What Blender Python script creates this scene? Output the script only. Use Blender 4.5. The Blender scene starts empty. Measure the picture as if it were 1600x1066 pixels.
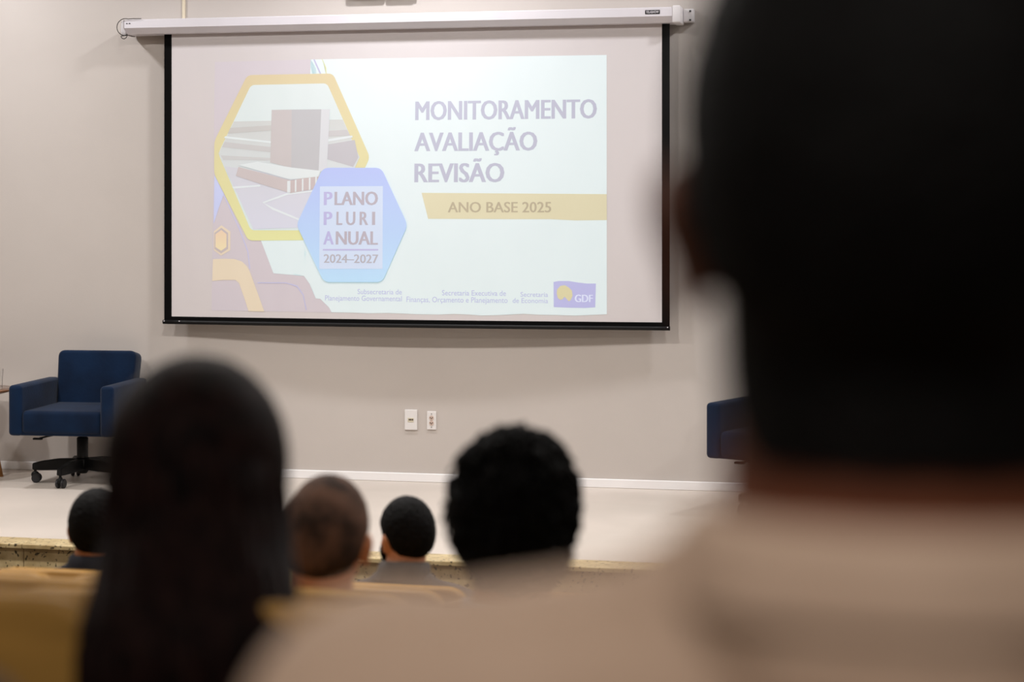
import bpy, bmesh, math, random
from mathutils import Vector, Matrix, Euler, noise

random.seed(7)
scene = bpy.context.scene
COL = scene.collection

# ------------------------------------------------------------------ camera
EYE = Vector((0.0, 0.0, 2.137))
cam_data = bpy.data.cameras.new('camera')
cam = bpy.data.objects.new('camera', cam_data)
COL.objects.link(cam)
cam.location = EYE
cam.rotation_euler = (math.radians(90), 0, math.radians(12))
cam_data.sensor_width = 36
cam_data.lens = 65
cam_data.shift_y = -198 / 1600
cam_data.clip_start = 0.05
cam_data.dof.use_dof = True
cam_data.dof.focus_distance = 10.5
cam_data.dof.aperture_fstop = 2.4
scene.camera = cam

# ------------------------------------------------------------------ light
scene.view_settings.view_transform = 'Standard'
scene.view_settings.look = 'None'
scene.view_settings.gamma = 1
scene.view_settings.use_curve_mapping = False
EXPOSURE = 0.0
scene.view_settings.exposure = EXPOSURE
world = bpy.data.worlds.new('world')
scene.world = world
world.use_nodes = True
world.node_tree.nodes['Background'].inputs[0].default_value = (1, 0.9, 0.8, 1)
world.node_tree.nodes['Background'].inputs[1].default_value = 0.02
CEILING_Z = 4.3


def downlight(x, y, watts, size=0.22, color=(1, 0.93, 0.86)):
    ld = bpy.data.lights.new('ceiling_downlight', 'AREA')
    ld.shape = 'DISK'
    ld.size = size
    ld.energy = watts
    ld.color = color
    o = bpy.data.objects.new('ceiling_downlight', ld)
    COL.objects.link(o)
    o.location = (x, y, CEILING_Z - 0.02)


for x in (-5.6, -2.75, 0.1, 2.95):          # row close to the stage wall
    downlight(x, 9.3, 40, color=(0.97, 0.97, 1.0))
for x in (-8.2, -5.6, -2.75, 0.1, 2.95):    # row above the stage edge; leftmost lamp added to brighten the lower wall
    downlight(x, 6.9, {-8.2: 40, 0.1: 58, 2.95: 58}.get(x, 76), color=(1, 0.96, 0.92))
for x in (-4.0, -1.2, 1.6):                 # row above the audience
    downlight(x, 4.3, 24)
for x in (-2.4, 0.4):  # unseen pair added behind the camera to light the sitters' backs
    downlight(x, -0.7, 42)

# ------------------------------------------------------------------ materials
MATS = {}


def lin(c):
    c = c / 255.0
    return c / 12.92 if c <= 0.04045 else ((c + 0.055) / 1.055) ** 2.4


def rgb(r, g, b):
    return (lin(r), lin(g), lin(b), 1)


def new_mat(name):
    m = bpy.data.materials.new(name)
    m.use_nodes = True
    nt = m.node_tree
    return m, nt, nt.nodes['Principled BSDF']


def material(name, col, col2=None, scale=6.0, rough=0.6, bump=0.0, bscale=60.0, metal=0.0, sheen=0.0,
             spec=0.4, stretch=(1, 1, 1), trans=0.0, detail=4.0, lo=0.35, hi=0.65):
    if name in MATS:
        return MATS[name]
    m, nt, p = new_mat(name)
    n, l = nt.nodes, nt.links
    tc = n.new('ShaderNodeTexCoord')
    mp = n.new('ShaderNodeMapping')
    mp.inputs['Scale'].default_value = stretch
    l.new(tc.outputs['Object'], mp.inputs['Vector'])
    if col2:
        nz = n.new('ShaderNodeTexNoise')
        nz.inputs['Scale'].default_value = scale
        nz.inputs['Detail'].default_value = detail
        l.new(mp.outputs[0], nz.inputs['Vector'])
        cr = n.new('ShaderNodeValToRGB')
        cr.color_ramp.elements[0].position = lo
        cr.color_ramp.elements[1].position = hi
        cr.color_ramp.elements[0].color = col
        cr.color_ramp.elements[1].color = col2
        l.new(nz.outputs['Fac'], cr.inputs['Fac'])
        l.new(cr.outputs['Color'], p.inputs['Base Color'])
    else:
        p.inputs['Base Color'].default_value = col
    if bump:
        nb = n.new('ShaderNodeTexNoise')
        nb.inputs['Scale'].default_value = bscale
        nb.inputs['Detail'].default_value = 3
        l.new(mp.outputs[0], nb.inputs['Vector'])
        bp = n.new('ShaderNodeBump')
        bp.inputs['Strength'].default_value = bump
        bp.inputs['Distance'].default_value = 0.01
        l.new(nb.outputs['Fac'], bp.inputs['Height'])
        l.new(bp.outputs[0], p.inputs['Normal'])
    p.inputs['Roughness'].default_value = rough
    p.inputs['Metallic'].default_value = metal
    p.inputs['Specular IOR Level'].default_value = spec
    p.inputs['Sheen Weight'].default_value = sheen
    p.inputs['Transmission Weight'].default_value = trans
    MATS[name] = m
    return m


def granite():
    if 'granite' in MATS:
        return MATS['granite']
    m, nt, p = new_mat('granite')
    n, l = nt.nodes, nt.links
    tc = n.new('ShaderNodeTexCoord')
    base = n.new('ShaderNodeTexNoise')
    base.inputs['Scale'].default_value = 14
    base.inputs['Detail'].default_value = 6
    cr = n.new('ShaderNodeValToRGB')
    cr.color_ramp.elements[0].position = 0.3
    cr.color_ramp.elements[0].color = rgb(176, 152, 108)
    cr.color_ramp.elements[1].position = 0.7
    cr.color_ramp.elements[1].color = rgb(214, 194, 150)
    sp = n.new('ShaderNodeTexNoise')
    sp.inputs['Scale'].default_value = 55
    sp.inputs['Detail'].default_value = 2
    cr2 = n.new('ShaderNodeValToRGB')
    cr2.color_ramp.elements[0].position = 0.60
    cr2.color_ramp.elements[0].color = (0, 0, 0, 1)
    cr2.color_ramp.elements[1].position = 0.66
    cr2.color_ramp.elements[1].color = (1, 1, 1, 1)
    mx = n.new('ShaderNodeMix')
    mx.data_type = 'RGBA'
    mx.inputs['B'].default_value = rgb(72, 62, 44)
    for t in (base, sp):
        l.new(tc.outputs['Object'], t.inputs['Vector'])
    l.new(base.outputs['Fac'], cr.inputs['Fac'])
    l.new(sp.outputs['Fac'], cr2.inputs['Fac'])
    l.new(cr.outputs['Color'], mx.inputs['A'])
    l.new(cr2.outputs['Color'], mx.inputs['Factor'])
    l.new(mx.outputs['Result'], p.inputs['Base Color'])
    p.inputs['Roughness'].default_value = 0.3
    MATS['granite'] = m
    return m


SCREEN_BASE = (0.64, 0.60, 0.605, 1)       # the bare cloth
ROOM_ON_CLOTH = (213, 202, 198)             # how the bare cloth looks under the room's light


def cloth_mat(name, top=None, bottom=None):
    """screen cloth; where the projector throws light on it the thrown colour is put in as emission and base tint"""
    if name in MATS:
        return MATS[name]
    m, nt, p = new_mat(name)
    n, l = nt.nodes, nt.links
    p.inputs['Base Color'].default_value = SCREEN_BASE
    p.inputs['Roughness'].default_value = 0.75
    p.inputs['Specular IOR Level'].default_value = 0.2
    tc = n.new('ShaderNodeTexCoord')
    mp = n.new('ShaderNodeMapping')
    mp.inputs['Rotation'].default_value = (0, math.radians(38), 0)
    mp.inputs['Scale'].default_value = (2.6, 1, 0.7)
    l.new(tc.outputs['Object'], mp.inputs['Vector'])
    nz = n.new('ShaderNodeTexNoise')
    nz.inputs['Scale'].default_value = 1.6
    nz.inputs['Detail'].default_value = 1.5
    l.new(mp.outputs[0], nz.inputs['Vector'])
    bp = n.new('ShaderNodeBump')
    bp.inputs['Strength'].default_value = 0.5
    bp.inputs['Distance'].default_value = 0.035
    l.new(nz.outputs['Fac'], bp.inputs['Height'])
    l.new(bp.outputs[0], p.inputs['Normal'])
    if top:
        tint = [min(1.0, lin(top[i]) / lin(ROOM_ON_CLOTH[i])) for i in range(3)]  # projected tones darker than the lit cloth are painted into its base colour
        p.inputs['Base Color'].default_value = [SCREEN_BASE[i] * tint[i] for i in range(3)] + [1]

        def thrown(c):
            return tuple(max(0.0, lin(c[i]) - lin(ROOM_ON_CLOTH[i])) for i in range(3)) + (1,)
        if bottom:
            gr = n.new('ShaderNodeSeparateXYZ')
            l.new(tc.outputs['Generated'], gr.inputs[0])
            cr = n.new('ShaderNodeValToRGB')
            cr.color_ramp.elements[0].color = thrown(bottom)
            cr.color_ramp.elements[1].color = thrown(top)
            l.new(gr.outputs['Z'], cr.inputs['Fac'])
            l.new(cr.outputs['Color'], p.inputs['Emission Color'])
        else:
            p.inputs['Emission Color'].default_value = thrown(top)
        p.inputs['Emission Strength'].default_value = 1.0 / (2 ** EXPOSURE)
    MATS[name] = m
    return m


# ------------------------------------------------------------------ helpers
def link(o, parent=None):
    COL.objects.link(o)
    if parent:
        o.parent = parent
    return o


def obj(name, bm, mat, parent=None, smooth=False):
    me = bpy.data.meshes.new(name)
    bm.normal_update()
    bm.to_mesh(me)
    bm.free()
    if mat:
        me.materials.append(mat)
    if smooth:
        for p in me.polygons:
            p.use_smooth = True
    return link(bpy.data.objects.new(name, me), parent)


def tag(o, label, cat, group=None):
    o['label'] = label
    o['category'] = cat
    if group:
        o['group'] = group
    return o


def thing(name, label, cat, loc=(0, 0, 0), rz=0.0, group=None):
    o = bpy.data.objects.new(name, None)
    o.empty_display_size = 0.1
    COL.objects.link(o)
    o.location = loc
    o.rotation_euler = (0, 0, rz)
    return tag(o, label, cat, group)


def structure(o):
    o['kind'] = 'structure'
    return o


def copy_tree(o, parent=None):
    c = o.copy()
    COL.objects.link(c)
    c.parent = parent
    for ch in list(o.children):
        copy_tree(ch, c)
    return c


def add_box(bm, lo, hi, bevel=0.0, seg=2, mat=None):
    b = bmesh.new()
    bmesh.ops.create_cube(b, size=1)
    for v in b.verts:
        v.co = Vector([lo[i] + (v.co[i] + 0.5) * (hi[i] - lo[i]) for i in range(3)])
    if bevel:
        bmesh.ops.bevel(b, geom=b.edges[:], offset=bevel, segments=seg, profile=0.5, affect='EDGES')
    if mat:
        b.transform(mat)
    merge(bm, b)


def merge(bm, b):
    me = bpy.data.meshes.new('tmp')
    b.to_mesh(me)
    b.free()
    bm.from_mesh(me)
    bpy.data.meshes.remove(me)


def box(lo, hi, bevel=0.0, seg=2, mat=None):
    bm = bmesh.new()
    add_box(bm, lo, hi, bevel, seg, mat)
    return bm


def add_ell(bm, c, r, rot=None, u=20, v=12):
    M = Matrix.Translation(Vector(c)) @ (rot.to_4x4() if rot else Matrix()) @ Matrix.Diagonal((r[0], r[1], r[2], 1))
    bmesh.ops.create_uvsphere(bm, u_segments=u, v_segments=v, radius=1, matrix=M)


def add_tube(bm, pts, radii, sides=8, cap=True):
    """a tube through pts with a radius at each point"""
    pts = [Vector(p) for p in pts]
    if not isinstance(radii, (list, tuple)):
        radii = [radii] * len(pts)
    rings = []
    up = None
    for i, p in enumerate(pts):
        d = (pts[min(i + 1, len(pts) - 1)] - pts[max(i - 1, 0)])
        if d.length < 1e-9:
            d = Vector((0, 0, 1))
        d.normalize()
        if up is None:
            up = d.orthogonal().normalized()
        up = (up - d * up.dot(d))
        up = up.normalized() if up.length > 1e-6 else d.orthogonal().normalized()
        w = d.cross(up)
        rings.append([bm.verts.new(p + (up * math.cos(t) + w * math.sin(t)) * radii[i])
                      for t in [2 * math.pi * k / sides for k in range(sides)]])
    for a, b in zip(rings, rings[1:]):
        for k in range(sides):
            bm.faces.new((a[k], a[(k + 1) % sides], b[(k + 1) % sides], b[k]))
    if cap:
        bm.faces.new(rings[0][::-1])
        bm.faces.new(rings[-1])


def add_capsule(bm, p0, r0, p1, r1, sides=14):
    p0, p1 = Vector(p0), Vector(p1)
    d = (p1 - p0)
    n = d.normalized() if d.length > 1e-9 else Vector((0, 0, 1))
    pts, rad = [], []
    for k in range(5):
        t = math.pi / 2 * (1 - k / 5)
        pts.append(p0 - n * r0 * math.sin(t))
        rad.append(max(r0 * math.cos(t), 0.0005))
    pts += [p0, p1]
    rad += [r0, r1]
    for k in range(1, 6):
        t = math.pi / 2 * k / 5
        pts.append(p1 + n * r1 * math.sin(t))
        rad.append(max(r1 * math.cos(t), 0.0005))
    add_tube(bm, pts, rad, sides)


def add_lathe(bm, prof, c=(0, 0, 0), sides=32):
    c = Vector(c)
    rings = []
    for r, z in prof:
        rings.append([bm.verts.new(c + Vector((r * math.cos(t), r * math.sin(t), z)))
                      for t in [2 * math.pi * k / sides for k in range(sides)]])
    for a, b in zip(rings, rings[1:]):
        for k in range(sides):
            bm.faces.new((a[k], a[(k + 1) % sides], b[(k + 1) % sides], b[k]))
    bm.faces.new(rings[0][::-1])
    bm.faces.new(rings[-1])


def rounded(pts, r, seg=6):
    """round the corners of a polygon given as (x, z)"""
    if not r:
        return pts
    out = []
    n = len(pts)
    for i in range(n):
        p, a, b = Vector(pts[i]), Vector(pts[i - 1]), Vector(pts[(i + 1) % n])
        da, db = (a - p), (b - p)
        k = min(r, da.length * 0.45, db.length * 0.45)
        s, e = p + da.normalized() * k, p + db.normalized() * k
        for j in range(seg + 1):
            t = j / seg
            out.append(tuple(s * (1 - t) ** 2 + p * 2 * t * (1 - t) + e * t * t))
    return out


def add_panel(bm, outline, y0, y1, bevel=0.0, seg=2):
    """extrude an (x, z) outline from y0 to y1"""
    b = bmesh.new()
    f = b.faces.new([b.verts.new((x, y0, z)) for x, z in outline])
    r = bmesh.ops.extrude_face_region(b, geom=[f])
    for g in r['geom']:
        if isinstance(g, bmesh.types.BMVert):
            g.co.y = y1
    bmesh.ops.recalc_face_normals(b, faces=b.faces[:])
    if bevel:
        es = [e for e in b.edges if abs(e.verts[0].co.y - e.verts[1].co.y) < 1e-6]
        bmesh.ops.bevel(b, geom=es, offset=bevel, segments=seg, profile=0.5, affect='EDGES')
    merge(bm, b)


def evaluated(bm, mods):
    """run a mesh through modifiers and return the resulting mesh data"""
    me = bpy.data.meshes.new('tmp')
    bm.to_mesh(me)
    bm.free()
    o = bpy.data.objects.new('tmp', me)
    COL.objects.link(o)
    for t, kw in mods:
        md = o.modifiers.new(t, t)
        for k, v in kw.items():
            setattr(md, k, v)
    bpy.context.view_layer.update()
    dg = bpy.context.evaluated_depsgraph_get()
    res = bpy.data.meshes.new_from_object(o.evaluated_get(dg))
    bpy.data.objects.remove(o)
    bpy.data.meshes.remove(me)
    return res


def fuse(bm, voxel, smooth=4):
    """melt overlapping closed shapes into one continuous surface"""
    me = evaluated(bm, [('REMESH', {'mode': 'VOXEL', 'voxel_size': voxel}),
                        ('SMOOTH', {'factor': 0.5, 'iterations': smooth})])
    for p in me.polygons:
        p.use_smooth = True
    return me


def mesh_obj(name, me, mat, parent=None):
    me.name = name
    me.materials.clear()
    me.materials.append(mat)
    return link(bpy.data.objects.new(name, me), parent)

# ------------------------------------------------------------------ the room
WALL_Y = 10.40
STAGE_Z = 0.582
EDGE_Y = 8.04            # front of the stage
wall_paint = material('wall_paint', rgb(193, 185, 179), rgb(197, 189, 183), 1.5, 0.55, 0.05, 180, spec=0.3)
dark_paint = material('side_wall_paint', rgb(120, 108, 95), rgb(128, 116, 102), 2, 0.8)
ceil_paint = material('ceiling_paint', rgb(200, 196, 188), rgb(206, 202, 194), 2, 0.9)
white_paint = material('white_paint', rgb(240, 238, 238), rgb(243, 240, 240), 4, 0.4)
floor_mat = material('stage_vinyl', rgb(198, 188, 178), rgb(206, 195, 185), 2.2, 0.38, 0.02, 90, spec=0.4)
carpet = material('carpet', rgb(70, 60, 52), rgb(86, 74, 62), 40, 0.95, 0.3, 300)

structure(obj('wall_front', box((-9, WALL_Y, -0.02), (7, WALL_Y + 0.15, CEILING_Z)), wall_paint))
structure(obj('wall_left', box((-9.15, -3, -0.02), (-9, WALL_Y, CEILING_Z)), dark_paint))
structure(obj('wall_right', box((7, -3, -0.02), (7.15, WALL_Y, CEILING_Z)), dark_paint))
structure(obj('wall_back', box((-9, -3.15, -0.02), (7, -3, CEILING_Z)), dark_paint))
structure(obj('ceiling', box((-9.15, -3.15, CEILING_Z), (7.15, WALL_Y + 0.15, CEILING_Z + 0.1)), ceil_paint))
structure(obj('baseboard_front', box((-9, WALL_Y - 0.014, STAGE_Z), (7, WALL_Y, STAGE_Z + 0.05), 0.003, 1), white_paint))

stage = structure(obj('stage_floor', box((-9, EDGE_Y + 0.17, STAGE_Z - 0.12), (7, WALL_Y, STAGE_Z)), floor_mat))
for i in range(13):                               # granite coping slabs and riser slabs, narrow joints between
    x0 = -8.99 + i * 1.23
    x1 = min(x0 + 1.227, 6.99)
    obj('coping_slab', box((x0, EDGE_Y, STAGE_Z - 0.022), (x1, EDGE_Y + 0.17, STAGE_Z + 0.0005), 0.004, 2), granite(), stage)
    obj('riser_slab', box((x0, EDGE_Y + 0.02, 0.0), (x1, EDGE_Y + 0.04, STAGE_Z - 0.0225), 0.002, 1), granite(), stage)
obj('riser_backing', box((-9, EDGE_Y + 0.041, 0.0), (7, EDGE_Y + 0.16, STAGE_Z - 0.03)), material('joint_grey', rgb(196, 184, 150), rough=0.9), stage)

# audience floor: a step for every row; ROWS holds the y of a sitter's hips and the step height
STEP = 0.178
ROWS = [(5.52, 0.0), (4.62, STEP), (3.72, 2 * STEP), (2.82, 3 * STEP), (1.98, 4 * STEP), (0.84, 5 * STEP - 0.04)]
fl = structure(obj('floor', box((-9, 5.02, -0.1), (7, EDGE_Y + 0.05, 0.0)), carpet))
for (y, z), (yb, zb) in zip(ROWS[1:], ROWS):
    obj('floor_step', box((-9, y - 0.5, -0.1), (7, yb - 0.5, z)), carpet, fl)
obj('floor_step', box((-9, -3, -0.1), (7, 0.42, 6 * STEP)), carpet, fl)

# cable duct running up the wall from the screen casing
d = structure(obj('trim_1', box((-4.222, WALL_Y - 0.012, 3.30), (-4.204, WALL_Y, CEILING_Z), 0.002, 1), material('duct_cream', rgb(222, 210, 186), rough=0.5)))

# ------------------------------------------------------------------ projection screen
SX0, SX1 = -4.256, -1.332          # white cloth
SZ0, SZ1 = 1.531, 3.236
CLOTH_Y = 10.31
aluminium = material('casing_white', rgb(214, 210, 216), rgb(220, 216, 222), 3, 0.35, metal=0.0, spec=0.5)
black_cloth = material('black_cloth', rgb(4, 4, 4), rgb(7, 6, 6), 8, 0.85, spec=0.1)
black_plastic = material('black_plastic', rgb(10, 10, 11), rgb(15, 14, 15), 8, 0.5, spec=0.25)


def sag(x, z):
    """the cloth and its weight bar bow gently out of the wall plane towards the middle of the bottom"""
    t = (x - (SX0 + SX1) / 2) / (SX1 - SX0)
    return -0.055 * max(0.0, math.cos(math.pi * t)) * (SZ1 - z) / (SZ1 - SZ0)


def on_cloth(bm, lift):
    """cut a flat figure (x, 0, z) finely and lay it on the bowed cloth"""
    xs = [v.co.x for v in bm.verts]
    zs = [v.co.z for v in bm.verts]
    for lo, hi, nrm in ((min(xs), max(xs), (1, 0, 0)), (min(zs), max(zs), (0, 0, 1))):
        k = math.ceil(lo / 0.12)
        while k * 0.12 < hi:
            c = Vector(nrm) * (k * 0.12)
            bmesh.ops.bisect_plane(bm, geom=bm.verts[:] + bm.edges[:] + bm.faces[:], plane_co=c, plane_no=nrm, dist=1e-5)
            k += 1
    for v in bm.verts:
        v.co.y += CLOTH_Y + sag(v.co.x, v.co.z) - lift
    for f in bm.faces:
        f.normal_update()
        if f.normal.y > 0:
            f.normal_flip()
    return bm


def flat(pts):
    bm = bmesh.new()
    f = bm.faces.new([bm.verts.new((x, 0, z)) for x, z in pts])
    bmesh.ops.triangulate(bm, faces=[f])
    return bm


def rect(x0, z0, x1, z1):
    bm = bmesh.new()
    bm.faces.new([bm.verts.new(p) for p in ((x0, 0, z0), (x1, 0, z0), (x1, 0, z1), (x0, 0, z1))])
    return bm


screen = thing('projection_screen', 'large white pull-down projection screen showing a slide, black borders and long white casing', 'screen', (0, 0, 0))
cloth = obj('screen_cloth', on_cloth(rect(SX0, SZ0, SX1, SZ1), 0.0), cloth_mat('screen_cloth'), screen, True)
back = obj('black_backing', on_cloth(rect(SX0 - 0.046, SZ0 - 0.03, SX1 + 0.043, SZ1), -0.004), black_cloth, screen, True)
obj('black_border', on_cloth(rect(SX0 - 0.046, SZ0 - 0.03, SX0, SZ1), 0.001), black_cloth, screen, True)
obj('black_border', on_cloth(rect(SX1, SZ0 - 0.03, SX1 + 0.043, SZ1), 0.001), black_cloth, screen, True)
obj('black_border', on_cloth(rect(SX0, SZ0 - 0.03, SX1, SZ0), 0.001), black_cloth, screen, True)
bm = bmesh.new()
n = 24
pts = []
for i in range(n + 1):
    x = SX0 - 0.053 + (SX1 - SX0 + 0.098) * i / n
    pts.append((x, CLOTH_Y + sag(x, SZ0 - 0.03), SZ0 - 0.033))
add_tube(bm, pts, 0.0125, 10)
bar = obj('weight_bar', bm, black_plastic, screen, True)
for x in (SX0 - 0.045, SX0 + 0.052, SX1 + 0.03):
    obj('bar_screw', box((x, CLOTH_Y + sag(x, SZ0) - 0.0165, SZ0 - 0.03), (x + 0.006, CLOTH_Y + sag(x, SZ0) - 0.010, SZ0 - 0.024), 0.001, 1), aluminium, bar)

# casing: pentagon section extruded along the wall
CX0, CX1 = -4.515, -1.262
sec = [(WALL_Y - 0.02, 3.289), (10.225, 3.289), (10.215, 3.283), (10.215, 3.238), (10.25, 3.205), (WALL_Y - 0.02, 3.205)]
bm = bmesh.new()
a = [bm.verts.new((CX0, y, z)) for y, z in sec]
b = [bm.verts.new((CX1, y, z)) for y, z in sec]
for i in range(len(sec)):
    j = (i + 1) % len(sec)
    bm.faces.new((a[i], a[j], b[j], b[i]))
bm.faces.new(a[::-1])
bm.faces.new(b)
bmesh.ops.recalc_face_normals(bm, faces=bm.faces[:])
casing = obj('casing', bm, aluminium, screen)
capL = obj('end_cap', box((CX0 - 0.022, 10.211, 3.2), (CX0, WALL_Y - 0.012, 3.286), 0.018, 3), material('cap_grey', rgb(226, 222, 224), rough=0.4), screen, True)
capR = obj('end_cap', box((CX1, 10.209, 3.2), (CX1 + 0.045, WALL_Y - 0.012, 3.297), 0.008, 3), MATS['cap_grey'], screen, True)
for k in range(2):
    obj('cap_screw', box((CX0 + 0.012 + k * 0.017, 10.212, 3.262), (CX0 + 0.022 + k * 0.017, 10.2155, 3.267), 0.001, 1), black_plastic, casing)
br = obj('wall_bracket', box((CX1 + 0.045, WALL_Y - 0.06, 3.215), (CX1 + 0.105, WALL_Y - 0.002, 3.29), 0.006, 2), MATS['cap_grey'], screen, True)
for z in (3.226, 3.276):
    obj('bracket_screw', box((CX1 + 0.08, WALL_Y - 0.064, z - 0.005), (CX1 + 0.09, WALL_Y - 0.0585, z + 0.005), 0.001, 1), black_plastic, br)
bm = bmesh.new()
cp = []
for i in range(22):                     # thin cable looping round the left end of the casing
    t = i / 21
    ang = math.radians(70 + 215 * t)
    cp.append((CX0 + 0.010 + 0.052 * math.cos(ang), 10.206, 3.243 + 0.05 * math.sin(ang)))
cp = [(CX0 + 0.11, 10.209, 3.291), (CX0 + 0.06, 10.207, 3.292)] + cp
for i in range(1, 15):
    ang = math.radians(180 + 200 * i / 14)
    cp.append((CX0 + 0.002 + 0.02 * math.cos(ang), 10.206, 3.196 + 0.022 * math.sin(ang)))
add_tube(bm, cp, 0.0022, 6)
obj('cable', bm, black_plastic, screen, True)
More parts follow.
